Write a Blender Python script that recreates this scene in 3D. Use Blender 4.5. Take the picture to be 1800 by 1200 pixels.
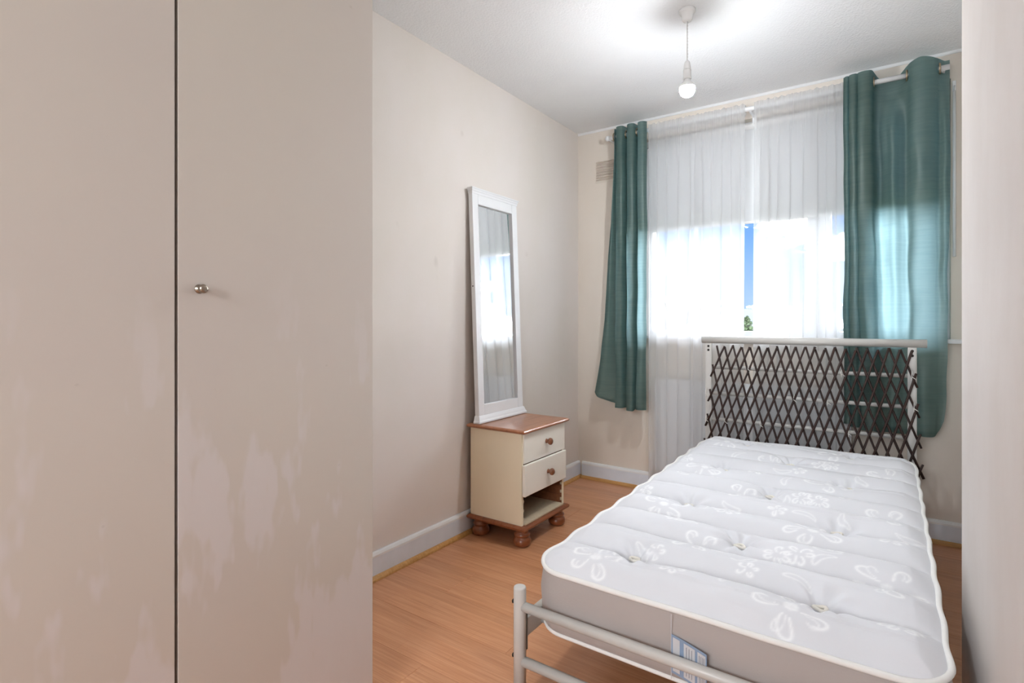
import bpy, bmesh, math, random
import numpy as np
from mathutils import Vector, Matrix, noise

for o in list(bpy.data.objects):
    bpy.data.objects.remove(o, do_unlink=True)
scn = bpy.context.scene
COL = scn.collection
PI = math.pi
rng = random.Random(7)

def lin(r, g, b):
    f = lambda v: (v / 255 / 12.92) if v / 255 <= .04045 else ((v / 255 + .055) / 1.055) ** 2.4
    return (f(r), f(g), f(b), 1.0)

# ------------------------------------------------------------------ camera
CAM_H = 1.086
cam_d = bpy.data.cameras.new('camera')
cam = bpy.data.objects.new('camera', cam_d)
COL.objects.link(cam)
cam.location = (0, 0, CAM_H)
cam.rotation_euler = (math.radians(90), 0, math.radians(34.9))
cam_d.sensor_width = 36
cam_d.lens = 948 / 1800 * 36
cam_d.shift_y = -35 / 1800
cam_d.clip_start = .02
cam_d.clip_end = 300
scn.camera = cam

# ------------------------------------------------------------------ sky
SKY_BLUE = 0.43
SKY_CLOUD = 22.0
w = bpy.data.worlds.new('sky')
scn.world = w
w.use_nodes = True
nt = w.node_tree
nt.nodes.clear()
N = nt.nodes.new
L = nt.links.new
tc = N('ShaderNodeTexCoord')
sep = N('ShaderNodeSeparateXYZ')
L(tc.outputs['Generated'], sep.inputs[0])
ramp = N('ShaderNodeValToRGB')
ramp.color_ramp.elements[0].position = 0.0
ramp.color_ramp.elements[0].color = (.62, .86, 1.12, 1)
ramp.color_ramp.elements[1].position = .35
ramp.color_ramp.elements[1].color = (.16, .42, 1.0, 1)
e = ramp.color_ramp.elements.new(.13)
e.color = (.26, .60, 1.25, 1)
L(sep.outputs['Z'], ramp.inputs[0])
mp = N('ShaderNodeMapping')
mp.inputs['Scale'].default_value = (1, 1, 2.2)
mp.inputs['Location'].default_value = (2.1, 1.7, .5)
L(tc.outputs['Generated'], mp.inputs[0])
cn = N('ShaderNodeTexNoise')
cn.inputs['Scale'].default_value = 5.5
cn.inputs['Detail'].default_value = 6
cn.inputs['Roughness'].default_value = .55
L(mp.outputs[0], cn.inputs['Vector'])
cr = N('ShaderNodeValToRGB')
cr.color_ramp.elements[0].position = .50
cr.color_ramp.elements[0].color = (0, 0, 0, 1)
cr.color_ramp.elements[1].position = .57
cr.color_ramp.elements[1].color = (1, 1, 1, 1)
L(cn.outputs['Fac'], cr.inputs[0])
bgb = N('ShaderNodeBackground')
bgb.inputs['Strength'].default_value = SKY_BLUE
L(ramp.outputs[0], bgb.inputs['Color'])
bgc = N('ShaderNodeBackground')
bgc.inputs['Color'].default_value = (.93, .975, 1.04, 1)
bgc.inputs['Strength'].default_value = SKY_CLOUD
mx = N('ShaderNodeMixShader')
L(cr.outputs[0], mx.inputs[0])
L(bgb.outputs[0], mx.inputs[1])
L(bgc.outputs[0], mx.inputs[2])
wo = N('ShaderNodeOutputWorld')
L(mx.outputs[0], wo.inputs['Surface'])

# ------------------------------------------------------------------ added fill light behind the camera, shining in through an unseen opening
FILL_W = 40
hl = bpy.data.lights.new('fill_light', 'AREA')
hl.shape = 'RECTANGLE'
hl.size, hl.size_y = 1.5, 1.2
hl.energy = FILL_W
hl.color = (.91, .965, 1.03)
hlo = bpy.data.objects.new('fill_light', hl)
COL.objects.link(hlo)
hlo.location = (-.45, -2.3, 1.75)
hlo.rotation_euler = (Vector((-.8, 2.4, 1.05)) - hlo.location).to_track_quat('-Z', 'Y').to_euler()
BULB_L = 435

vs = scn.view_settings
vs.view_transform = 'Standard'
vs.look = 'None'
vs.exposure = .98
vs.gamma = 1
vs.use_curve_mapping = False
cy = scn.cycles
cy.max_bounces = 8
cy.diffuse_bounces = 4
cy.glossy_bounces = 3
cy.transmission_bounces = 6
cy.transparent_max_bounces = 12
cy.caustics_reflective = False
cy.caustics_refractive = False
cy.sample_clamp_indirect = 6
cy.adaptive_threshold = .016

# ================================================================== helpers
class MB:
    """collects shapes into one mesh"""
    def __init__(s):
        s.v, s.f, s.sm = [], [], []
    def add(s, v, f, smooth=False):
        b = len(s.v)
        s.v += [tuple(p) for p in v]
        s.f += [[i + b for i in q] for q in f]
        s.sm += [smooth] * len(f)
        return s
    def box(s, x0, x1, y0, y1, z0, z1, bev=0):
        bm = bmesh.new()
        bmesh.ops.create_cube(bm, size=1)
        for vv in bm.verts:
            vv.co = ((x0 + x1) / 2 + vv.co.x * (x1 - x0), (y0 + y1) / 2 + vv.co.y * (y1 - y0), (z0 + z1) / 2 + vv.co.z * (z1 - z0))
        if bev:
            bmesh.ops.bevel(bm, geom=bm.edges[:], offset=bev, segments=2, affect='EDGES', profile=.6)
        s.bm(bm)
        return s
    def bm(s, bm, smooth=False):
        bm.verts.index_update()
        s.add([v.co[:] for v in bm.verts], [[v.index for v in f.verts] for f in bm.faces], smooth)
        bm.free()
        return s
    def tube(s, pts, r, n=12, caps=True, smooth=True, closed=False):
        pts = [Vector(p) for p in pts]
        m = len(pts)
        rr = r if isinstance(r, (list, tuple)) else [r] * m
        vv, ff = [], []
        t0 = (pts[1] - pts[0]).normalized()
        up = Vector((0, 0, 1)) if abs(t0.z) < .9 else Vector((1, 0, 0))
        nrm = t0.cross(up).normalized()
        for i, p in enumerate(pts):
            if closed:
                t = (pts[(i + 1) % m] - pts[i - 1]).normalized()
            else:
                t = (pts[min(i + 1, m - 1)] - pts[max(i - 1, 0)]).normalized()
            nrm = (nrm - t * nrm.dot(t)).normalized()
            b = t.cross(nrm)
            for k in range(n):
                a = 2 * PI * k / n
                vv.append(p + (nrm * math.cos(a) + b * math.sin(a)) * rr[i])
        for i in range(m if closed else m - 1):
            j = (i + 1) % m
            for k in range(n):
                ff.append([i * n + k, i * n + (k + 1) % n, j * n + (k + 1) % n, j * n + k])
        s.add(vv, ff, smooth)
        if caps and not closed:
            b = len(s.v) - len(vv)
            s.f += [[b + k for k in range(n)][::-1], [b + (m - 1) * n + k for k in range(n)]]
            s.sm += [False, False]
        return s
    def lathe(s, prof, org, axis='Z', n=24, smooth=True):
        """prof = [(radius, height)]"""
        vv, ff = [], []
        for r, h in prof:
            for k in range(n):
                a = 2 * PI * k / n
                c_, s_ = r * math.cos(a), r * math.sin(a)
                p = {'Z': (c_, s_, h), 'X': (h, c_, s_), 'Y': (s_, h, c_)}[axis]
                vv.append((org[0] + p[0], org[1] + p[1], org[2] + p[2]))
        m = len(prof)
        for i in range(m - 1):
            for k in range(n):
                ff.append([i * n + k, i * n + (k + 1) % n, (i + 1) * n + (k + 1) % n, (i + 1) * n + k])
        s.add(vv, ff, smooth)
        b = len(s.v) - len(vv)
        s.f += [[b + k for k in range(n)][::-1], [b + (m - 1) * n + k for k in range(n)]]
        s.sm += [False, False]
        return s
    def prism(s, poly, axis, a, b):
        """extrude a 2D polygon along an axis"""
        def p3(u, v, t):
            return {'X': (t, u, v), 'Y': (u, t, v), 'Z': (u, v, t)}[axis]
        n = len(poly)
        vv = [p3(u, v, a) for u, v in poly] + [p3(u, v, b) for u, v in poly]
        ff = [[i, (i + 1) % n, n + (i + 1) % n, n + i] for i in range(n)] + [list(range(n))[::-1], [n + i for i in range(n)]]
        return s.add(vv, ff)
    def torus(s, org, R, r, axis='Y', n=20, m=8):
        pts = []
        for k in range(n):
            a = 2 * PI * k / n
            c_, s_ = R * math.cos(a), R * math.sin(a)
            p = {'Z': (c_, s_, 0), 'X': (0, c_, s_), 'Y': (c_, 0, s_)}[axis]
            pts.append((org[0] + p[0], org[1] + p[1], org[2] + p[2]))
        return s.tube(pts, r, m, closed=True)
    def xf(s, M):
        s.v = [tuple(M @ Vector(p)) for p in s.v]
        return s
    def build(s, name, mat, parent=None):
        return make(name, s.v, s.f, mat, parent, s.sm)

def wloc(o):
    v = Vector((0, 0, 0))
    while o is not None:
        v += o.location
        o = o.parent
    return v

def make(name, v, f, mat, parent=None, smooth=False):
    a = np.array(v, dtype=float)
    lo, hi = a.min(0), a.max(0)
    org = Vector(((lo[0] + hi[0]) / 2, (lo[1] + hi[1]) / 2, lo[2]))
    me = bpy.data.meshes.new(name)
    me.from_pydata((a - np.array(org)).tolist(), [], f)
    bm = bmesh.new()
    bm.from_mesh(me)
    bmesh.ops.recalc_face_normals(bm, faces=bm.faces[:])
    bm.to_mesh(me)
    bm.free()
    if isinstance(smooth, bool):
        smooth = [smooth] * len(me.polygons)
    me.polygons.foreach_set('use_smooth', smooth)
    me.materials.append(mat)
    o = bpy.data.objects.new(name, me)
    COL.objects.link(o)
    o.parent = parent
    o.location = org - (wloc(parent) if parent else Vector((0, 0, 0)))
    return o

def empty(name, loc, label, cat, group=None):
    o = bpy.data.objects.new(name, None)
    o.empty_display_size = .05
    COL.objects.link(o)
    o.location = loc
    return tag(o, label, cat, group)

def tag(o, label, cat, group=None):
    o['label'] = label
    o['category'] = cat
    if group:
        o['group'] = group
    return o

def struct(o, label=None):
    o['kind'] = 'structure'
    if label:
        o['label'] = label
    return o

# ------------------------------------------------------------------ materials
class Mat:
    def __init__(s, name):
        s.m = bpy.data.materials.new(name)
        s.m.use_nodes = True
        s.t = s.m.node_tree
        s.p = s.t.nodes['Principled BSDF']
        s.out = s.t.nodes['Material Output']
    def n(s, kind, **kw):
        nd = s.t.nodes.new('ShaderNode' + kind)
        for k, v in kw.items():
            if k in nd.inputs:
                nd.inputs[k].default_value = v
            else:
                setattr(nd, k, v)
        return nd
    def l(s, a, b):
        s.t.links.new(a, b)
    def coord(s, scale=(1, 1, 1), loc=(0, 0, 0), rot=(0, 0, 0), kind='Object'):
        c = s.n('TexCoord')
        m = s.n('Mapping')
        m.inputs['Scale'].default_value = scale
        m.inputs['Location'].default_value = loc
        m.inputs['Rotation'].default_value = rot
        s.l(c.outputs[kind], m.inputs[0])
        return m.outputs[0]
    def noise(s, vec, scale, detail=3, rough=.5):
        nd = s.n('TexNoise')
        nd.inputs['Scale'].default_value = scale
        nd.inputs['Detail'].default_value = detail
        nd.inputs['Roughness'].default_value = rough
        s.l(vec, nd.inputs['Vector'])
        return nd.outputs['Fac']
    def ramp(s, fac, stops):
        r = s.n('ValToRGB')
        el = r.color_ramp.elements
        el[0].position, el[0].color = stops[0]
        el[1].position, el[1].color = stops[-1]
        for p, c in stops[1:-1]:
            e_ = el.new(p)
            e_.color = c
        s.l(fac, r.inputs[0])
        return r.outputs[0]
    def mix(s, fac, a, b, mode='MIX'):
        m = s.n('MixRGB', blend_type=mode)
        for sock, val in ((m.inputs[0], fac), (m.inputs[1], a), (m.inputs[2], b)):
            if hasattr(val, 'node'):
                s.l(val, sock)
            else:
                sock.default_value = val
        return m.outputs[0]
    def math(s, op, a, b=0.0):
        m = s.n('Math', operation=op)
        for sock, val in ((m.inputs[0], a), (m.inputs[1], b)):
            if hasattr(val, 'node'):
                s.l(val, sock)
            else:
                sock.default_value = val
        return m.outputs[0]
    def col(s, c):
        if hasattr(c, 'node'):
            s.l(c, s.p.inputs['Base Color'])
        else:
            s.p.inputs['Base Color'].default_value = c
        return s
    def set(s, **kw):
        for k, v in kw.items():
            k = k.replace('_', ' ')
            if hasattr(v, 'node'):
                s.l(v, s.p.inputs[k])
            else:
                s.p.inputs[k].default_value = v
        return s
    def bump(s, h, strength=.2, dist=.01):
        b = s.n('Bump')
        b.inputs['Strength'].default_value = strength
        b.inputs['Distance'].default_value = dist
        s.l(h, b.inputs['Height'])
        s.l(b.outputs[0], s.p.inputs['Normal'])
        return s

def plain(name, c, rough=.5, metal=0.0, var=.06, scale=12, bump=.05):
    """paint or plastic: one colour with a little uneven tone"""
    m = Mat(name)
    v = m.coord()
    n = m.noise(v, scale, 4)
    d = tuple(x * (1 - var) for x in c[:3]) + (1,)
    m.col(m.ramp(n, [(.3, d), (.7, c)])).set(Roughness=rough, Metallic=metal)
    if bump:
        m.bump(m.noise(v, scale * 12, 2), bump, .002)
    return m.m

def mat_wall(name, base, patch, dirt, scale=1.0):
    m = Mat(name)
    v = m.coord(scale=(1, 1, .6), kind='Object')
    a = m.noise(v, 1.6 * scale, 4, .6)
    c = m.ramp(a, [(.38, base), (.62, patch)])
    sp = m.noise(m.coord(scale=(1, 1, .8)), 9, 2, .4)
    fac = m.ramp(sp, [(.725, (0, 0, 0, 1)), (.80, (.25, .25, .25, 1))])
    c = m.mix(fac, c, dirt)
    m.col(c).set(Roughness=.75)
    m.bump(m.noise(m.coord(), 90, 3), .06, .003)
    return m.m

M = {}
M['wall'] = mat_wall('wall_paint', lin(224, 216, 207), lin(228, 220, 214), lin(180, 168, 155))
M['wall_back'] = mat_wall('wall_paint_back', lin(222, 212, 199), lin(226, 217, 206), lin(185, 170, 152))
M['nib'] = mat_wall('wall_paint_entry', lin(216, 208, 202), lin(220, 213, 208), lin(190, 180, 174), 3)
# stippled ceiling
m = Mat('ceiling_stipple')
v = m.coord()
vo = m.n('TexVoronoi')
vo.inputs['Scale'].default_value = 95
m.l(v, vo.inputs['Vector'])
hgt = m.math('ADD', m.noise(v, 120, 5, .65), m.math('MULTIPLY', vo.outputs['Distance'], .6))
m.col(m.ramp(m.noise(v, 2, 3), [(.35, lin(238, 239, 240)), (.65, lin(242, 243, 243))])).set(Roughness=.85).bump(hgt, .38, .006)
M['ceiling'] = m.m
# laminate: staves printed on each board
def mat_laminate():
    m = Mat('laminate_floor')
    oi = m.n('ObjectInfo')
    v0 = m.coord()
    add = m.n('VectorMath', operation='ADD')
    sc_ = m.n('VectorMath', operation='SCALE')
    comb = m.n('CombineXYZ')
    m.l(oi.outputs['Random'], comb.inputs[0])
    m.l(oi.outputs['Random'], comb.inputs[1])
    m.l(comb.outputs[0], sc_.inputs[0])
    sc_.inputs['Scale'].default_value = 17.3
    m.l(v0, add.inputs[0])
    m.l(sc_.outputs[0], add.inputs[1])
    def mapped(scale):
        mp_ = m.n('Mapping')
        mp_.inputs['Scale'].default_value = scale
        m.l(add.outputs[0], mp_.inputs[0])
        return mp_.outputs[0]
    g1 = m.noise(mapped((1.4, 26, 1)), 2.6, 5, .62)
    g2 = m.noise(mapped((2.2, 150, 1)), 2.0, 3, .5)
    c = m.ramp(g1, [(.30, lin(184, 124, 84)), (.50, lin(202, 144, 104)), (.72, lin(214, 160, 122))])
    c = m.mix(.35, c, m.ramp(g2, [(.35, lin(178, 118, 78)), (.65, lin(216, 164, 126))]))
    br = m.n('TexBrick', offset=.42, offset_frequency=2)
    br.inputs['Color1'].default_value = (1.06, 1.05, 1.04, 1)
    br.inputs['Color2'].default_value = (.90, .88, .86, 1)
    br.inputs['Mortar'].default_value = (.86, .80, .76, 1)
    br.inputs['Scale'].default_value = 1
    br.inputs['Mortar Size'].default_value = .0006
    br.inputs['Brick Width'].default_value = .43
    br.inputs['Row Height'].default_value = .0648
    mv = m.n('Mapping')
    mv.inputs['Location'].default_value = (0, .0972, 0)
    av = m.n('VectorMath', operation='ADD')
    cx = m.n('CombineXYZ')
    m.l(oi.outputs['Random'], cx.inputs[0])
    m.l(v0, av.inputs[0])
    m.l(cx.outputs[0], av.inputs[1])
    m.l(av.outputs[0], mv.inputs[0])
    m.l(mv.outputs[0], br.inputs['Vector'])
    c = m.mix(.8, c, br.outputs['Color'], 'MULTIPLY')
    m.col(c).set(Roughness=.28, Specular_IOR_Level=.45)
    m.bump(g2, .03, .001)
    return m.m
M['laminate'] = mat_laminate()
def mat_wood(name, a, b, rough, axis=(3, 40, 40), coat=0.0):
    m = Mat(name)
    n = m.noise(m.coord(scale=axis), 1.6, 5, .6)
    m.col(m.ramp(n, [(.3, a), (.7, b)])).set(Roughness=rough, Coat_Weight=coat)
    m.bump(n, .05, .001)
    return m.m
M['beading'] = mat_wood('beading_wood', lin(178, 128, 68), lin(206, 158, 98), .45)
M['skirting'] = plain('skirting_grey_blue', lin(226, 233, 242), .4)
M['white_gloss'] = plain('white_gloss_paint', lin(232, 233, 233), .35)
M['pvc'] = plain('window_plastic', lin(236, 238, 240), .3, var=.02, bump=0)
# wardrobe laminate with pale rubbed smears
def mat_wardrobe():
    m = Mat('wardrobe_paint')
    base = m.ramp(m.noise(m.coord(), 1.3, 3, .5), [(.35, lin(203, 194, 185)), (.65, lin(206, 198, 186))])
    n1 = m.noise(m.coord(scale=(1, 1, .30), loc=(3.1, 1.7, .4)), 5.5, 4, .62)
    mask = m.ramp(n1, [(.54, (0, 0, 0, 1)), (.575, (.75, .75, .75, 1)), (.8, (1, 1, 1, 1))])
    zc = m.n('SeparateXYZ')
    g = m.n('NewGeometry')
    m.l(g.outputs['Position'], zc.inputs[0])
    low = m.n('MapRange')
    low.inputs['From Min'].default_value = 1.25
    low.inputs['From Max'].default_value = .75
    m.l(zc.outputs['Z'], low.inputs['Value'])
    mask = m.math('MULTIPLY', mask, low.outputs[0])
    c = m.mix(mask, base, lin(212, 205, 202))
    sp = m.noise(m.coord(), 34, 2, .4)
    c = m.mix(m.ramp(sp, [(.77, (0, 0, 0, 1)), (.82, (.2, .2, .2, 1))]), c, lin(150, 136, 124))
    m.col(c).set(Roughness=.45, Specular_IOR_Level=.35)
    m.bump(m.noise(m.coord(), 160, 2), .03, .001)
    return m.m
M['wardrobe'] = mat_wardrobe()
M['dark_gap'] = plain('wardrobe_inside', lin(104, 84, 66), .8)
M['brushed'] = plain('brushed_metal', lin(165, 155, 142), .28, 1.0)
M['brass'] = plain('eyelet_metal', lin(176, 160, 136), .3, 1.0)
M['steel'] = plain('dark_bolt', lin(60, 56, 52), .4, .8)
M['bed_paint'] = plain('bed_frame_paint', lin(204, 202, 197), .35, 0, .04)
M['cream'] = plain('cream_laminate', lin(246, 234, 206), .5, 0, .04, 6)
M['cream_front_lit'] = plain('cream_drawer_lit', lin(247, 242, 230), .45, 0, .03, 6)  # lighter than the side cream: light on the fronts put into the colour
M['pine'] = mat_wood('stained_pine', lin(118, 62, 33), lin(152, 88, 50), .32, (30, 4, 30), .3)
M['pine_top'] = mat_wood('stained_pine_top', lin(150, 94, 62), lin(178, 118, 82), .28, (30, 3, 30), .3)
M['knob_wood'] = mat_wood('knob_wood', lin(112, 66, 40), lin(146, 92, 60), .35, (30, 30, 30), .2)
M['inner_wood'] = mat_wood('cabinet_inside', lin(118, 70, 40), lin(142, 90, 56), .6, (30, 4, 30))
M['chipboard'] = plain('bare_chipboard', lin(212, 194, 164), .8, 0, .12, 60)
M['mirror_frame'] = plain('white_mirror_frame', lin(238, 239, 240), .4, 0, .02)
m = Mat('mirror_glass')
m.col((.90, .915, .91, 1)).set(Metallic=1.0, Roughness=.012)
m.bump(m.noise(m.coord(), 2.5, 1), .01, .004)
M['mirror'] = m.m
# twig trellis
M['twig'] = mat_wood('willow_twig', lin(30, 18, 14), lin(56, 32, 23), .6, (60, 60, 6))
M['tie'] = plain('white_tie', lin(230, 228, 222), .5)
# mattress damask
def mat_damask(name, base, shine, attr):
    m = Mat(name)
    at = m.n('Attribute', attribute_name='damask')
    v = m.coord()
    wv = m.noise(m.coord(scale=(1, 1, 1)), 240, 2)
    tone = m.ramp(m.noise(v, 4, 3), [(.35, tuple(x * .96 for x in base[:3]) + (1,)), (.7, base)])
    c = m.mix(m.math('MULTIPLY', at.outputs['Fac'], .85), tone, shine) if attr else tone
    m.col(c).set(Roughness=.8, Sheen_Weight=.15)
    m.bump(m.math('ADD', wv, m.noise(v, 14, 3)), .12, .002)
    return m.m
M['damask'] = mat_damask('mattress_damask', lin(226, 227, 231), lin(252, 253, 254), True)
M['mat_side_shaded'] = mat_damask('mattress_border_shaded', lin(176, 167, 162), lin(230, 230, 228), False)  # border cover darkened: shade on the sides is painted into its colour
M['piping'] = plain('mattress_piping', lin(240, 239, 235), .7, 0, .04, 30)
M['tuft'] = plain('mattress_tuft', lin(240, 236, 226), .9, 0, .1, 60)
M['label_blue'] = plain('label_blue', lin(140, 160, 186), .5)
M['label_white'] = plain('label_white', lin(208, 208, 210), .5)
M['label_ink'] = plain('label_ink', lin(110, 112, 124), .5)
# cloths
def mat_cloth(name, refl_a, refl_b, trans, k_trans, slub):
    m = Mat(name)
    v = m.coord(scale=slub)
    n = m.noise(v, 9, 4, .6)
    c = m.ramp(n, [(.32, refl_a), (.68, refl_b)])
    d = m.n('BsdfDiffuse')
    m.l(c, d.inputs['Color'])
    t = m.n('BsdfTranslucent')
    t.inputs['Color'].default_value = trans
    g = m.n('BsdfGlossy')
    g.inputs['Roughness'].default_value = .45
    g.inputs['Color'].default_value = (.6, .65, .62, 1)
    b = m.n('Bump')
    b.inputs['Strength'].default_value = .25
    b.inputs['Distance'].default_value = .002
    m.l(n, b.inputs['Height'])
    for q in (d, g):
        m.l(b.outputs[0], q.inputs['Normal'])
    a1 = m.n('MixShader')
    a1.inputs[0].default_value = k_trans
    m.l(d.outputs[0], a1.inputs[1])
    m.l(t.outputs[0], a1.inputs[2])
    a2 = m.n('MixShader')
    a2.inputs[0].default_value = .05
    m.l(a1.outputs[0], a2.inputs[1])
    m.l(g.outputs[0], a2.inputs[2])
    m.l(a2.outputs[0], m.out.inputs['Surface'])
    return m.m
M['teal'] = mat_cloth('teal_curtain_cloth', lin(54, 71, 63), lin(92, 109, 98), (.50, .76, .81, 1), .42, (.7, .7, 9))
M['blind'] = mat_cloth('roller_blind_cloth', lin(205, 206, 207), lin(209, 210, 211), (.85, .86, .88, 1), .035, (1, 1, 1))
def mat_sheer():
    m = Mat('sheer_voile')
    tr = m.n('BsdfTransparent')
    d = m.n('BsdfDiffuse')
    d.inputs['Color'].default_value = (.66, .665, .67, 1)
    t = m.n('BsdfTranslucent')
    t.inputs['Color'].default_value = (.92, .925, .93, 1)
    a = m.n('MixShader')
    a.inputs[0].default_value = .55
    m.l(d.outputs[0], a.inputs[1])
    m.l(t.outputs[0], a.inputs[2])
    lw = m.n('LayerWeight')
    lw.inputs['Blend'].default_value = .30
    mr = m.n('MapRange')
    mr.inputs['To Min'].default_value = .47
    mr.inputs['To Max'].default_value = .85
    m.l(lw.outputs['Facing'], mr.inputs['Value'])
    b = m.n('MixShader')
    m.l(mr.outputs[0], b.inputs[0])
    m.l(tr.outputs[0], b.inputs[1])
    m.l(a.outputs[0], b.inputs[2])
    m.l(b.outputs[0], m.out.inputs['Surface'])
    return m.m
M['sheer'] = mat_sheer()
m = Mat('window_glass')
tr = m.n('BsdfTransparent')
gl = m.n('BsdfGlossy')
gl.inputs['Roughness'].default_value = .02
fr = m.n('Fresnel')
fr.inputs['IOR'].default_value = 1.45
ms = m.n('MixShader')
m.l(fr.outputs[0], ms.inputs[0])
m.l(tr.outputs[0], ms.inputs[1])
m.l(gl.outputs[0], ms.inputs[2])
m.l(ms.outputs[0], m.out.inputs['Surface'])
M['glass'] = m.m
m = Mat('lit_bulb')
m.col((1, 1, 1, 1)).set(Emission_Color=(.93, .975, 1.02, 1), Emission_Strength=BULB_L)
M['bulb'] = m.m
M['white_plastic'] = plain('white_plastic', lin(232, 232, 230), .4, 0, .02, bump=0)
M['radiator'] = plain('radiator_enamel', lin(228, 229, 230), .35, 0, .02)
M['grass'] = plain('lawn', lin(46, 58, 36), .9, 0, .3, 3)
M['brick_far'] = plain('far_render', lin(74, 77, 82), .9, 0, .1, 2)
M['roof_far'] = plain('far_roof_tiles', lin(58, 64, 72), .9, 0, .2, 6)
M['bark'] = plain('bark', lin(44, 38, 34), .9, 0, .3, 10)
M['leaf'] = plain('evergreen_leaf', lin(46, 66, 28), .8, 0, .4, 4)

# ================================================================== the room shell
XL, YB, ZC = -1.788, 3.378, 2.40      # left wall, back wall, ceiling
XR, XN, YN = .40, .16, 1.86           # right wall, entry return face and its end
YF = -1.25                            # wall behind the camera
WX0, WX1, WZ0, WZ1 = -1.315, .25, 1.00, 2.27   # window opening

b = MB().box(XL - .2, XL, YF - .2, YB + .25, -.1, ZC + .1)
struct(b.build('wall_left', M['wall']), 'cream painted left wall with scuffs')
b = MB()
b.box(XL, WX0, YB, YB + .25, -.1, ZC + .1)
b.box(WX1, XR + .2, YB, YB + .25, -.1, ZC + .1)
b.box(WX0, WX1, YB, YB + .25, -.1, WZ0 - .02)
b.box(WX0, WX1, YB, YB + .25, WZ1, ZC + .1)
struct(b.build('wall_back', M['wall_back']), 'cream painted window wall')
struct(MB().box(XR, XR + .2, YN - .1, YB, -.1, ZC + .1).build('wall_right', M['wall']))
struct(MB().box(XN, XR + .2, YF, YN, -.1, ZC + .1, .004).build('wall_entry', M['nib']), 'pale wall end beside the doorway at the right edge')
b = MB()
b.box(XL, -1.15, YF - .12, YF, -.1, ZC + .1)
b.box(.10, XN, YF - .12, YF, -.1, ZC + .1)
b.box(-1.15, .10, YF - .12, YF, 2.15, ZC + .1)
struct(b.build('wall_near', M['wall']))
b = MB()
HX0, HX1, HY0 = -1.7, .5, -3.4
b.box(HX0 - .1, HX0, HY0, YF - .12, -.1, ZC + .1).box(HX1, HX1 + .1, HY0, YF - .12, -.1, ZC + .1).box(HX0 - .1, HX1 + .1, HY0 - .1, HY0, -.1, ZC + .1)
b.box(HX0 - .1, HX1 + .1, HY0 - .1, YF - .12, ZC, ZC + .1).box(HX0 - .1, HX1 + .1, HY0 - .1, YF - .12, -.1, 0)
b.box(HX0 - .1, XL, YF - .14, YF - .12, -.1, ZC + .1).box(XN, HX1 + .1, YF - .14, YF - .0, -.1, ZC + .1)
struct(b.build('wall_fill_box', M['nib']))  # added unseen box behind the opening, blocks the sky and bounces fill light
struct(MB().box(XL - .2, XR + .2, YF - .2, YB + .25, ZC, ZC + .12).build('ceiling', M['ceiling']), 'white stippled ceiling')
# floor: boards on a screed
fl = struct(MB().box(XL, XR, YF - .12, YB, -.10, -.0092).build('floor', M['inner_wood']), 'orange brown laminate floor')
plank_me = {}
PW = .1945
row = 0
y = YB
while y > YF - .1:
    y0 = max(y - PW, YF - .12)
    off = (0, .62, .25, .87, .44)[row % 5]
    x = XL - off
    while x < XR:
        a0, a1 = max(x, XL), min(x + 1.2, XR)
        if a1 - a0 > .05:
            key = (round(a1 - a0, 3), round(y - y0, 3))
            cx_, cy_ = (a0 + a1) / 2, (y0 + y) / 2
            if key not in plank_me:
                hx, hy = (a1 - a0) / 2 - .0003, (y - y0) / 2 - .0003
                bv = .0007
                v_ = [(-hx, -hy, -.009), (hx, -hy, -.009), (hx, hy, -.009), (-hx, hy, -.009),
                      (-hx, -hy, -bv), (hx, -hy, -bv), (hx, hy, -bv), (-hx, hy, -bv),
                      (-hx + bv, -hy + bv, 0), (hx - bv, -hy + bv, 0), (hx - bv, hy - bv, 0), (-hx + bv, hy - bv, 0)]
                f_ = [[0, 3, 2, 1], [8, 9, 10, 11]]
                for k in range(4):
                    j = (k + 1) % 4
                    f_ += [[k, j, 4 + j, 4 + k], [4 + k, 4 + j, 8 + j, 8 + k]]
                me = bpy.data.meshes.new('plank')
                me.from_pydata(v_, [], f_)
                me.materials.append(M['laminate'])
                plank_me[key] = me
            o = bpy.data.objects.new('plank', plank_me[key])
            COL.objects.link(o)
            o.parent = fl
            o.location = Vector((cx_, cy_, 0)) - wloc(fl)
        x += 1.2
    y -= PW
    row += 1
# skirting boards: rounded white top on a grey-blue face, timber beading at the foot
def skirting(name, p0, p1, nrm, nb):
    """p0->p1 along the wall, nrm = direction into the room"""
    h, t = .112, .018
    prof = [(0, 0), (t, 0), (t, h - .020), (0, h - .020)]
    cap = [(0, h - .020), (t, h - .020), (t - .001, h - .012), (t - .006, h - .003), (t - .010, h), (0, h)]
    bead = [(t, 0), (t + .018, 0), (t + .0165, .007), (t + .0125, .0125), (t + .006, .0165), (t, .018)]
    def sweep(pr):
        vv = []
        for p in (p0, p1):
            for u, z in pr:
                vv.append((p[0] + nrm[0] * u, p[1] + nrm[1] * u, z + .0005))
        n = len(pr)
        return vv, [[i, (i + 1) % n, n + (i + 1) % n, n + i] for i in range(n)] + [list(range(n))[::-1], [n + i for i in range(n)]]
    o = struct(make(name, *sweep(prof), M['skirting']))
    make('cap', *sweep(cap), M['white_gloss'], o)
    make('beading', *sweep(bead), M['beading'], o)
    return o
skirting('baseboard_left', (XL, 1.03), (XL, YB - .0), (1, 0), 0)['label'] = 'grey blue skirting board along the left wall'
skirting('baseboard_back', (XL + .036, YB), (XR, YB), (0, -1), 0)['label'] = 'grey blue skirting board under the window'
struct(MB().prism([(YB - .010, ZC), (YB, ZC), (YB, ZC - .013), (YB - .004, ZC - .011)], 'X', XL, XR).build('trim_1', M['white_gloss']), 'thin white strip where ceiling meets window wall')

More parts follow.
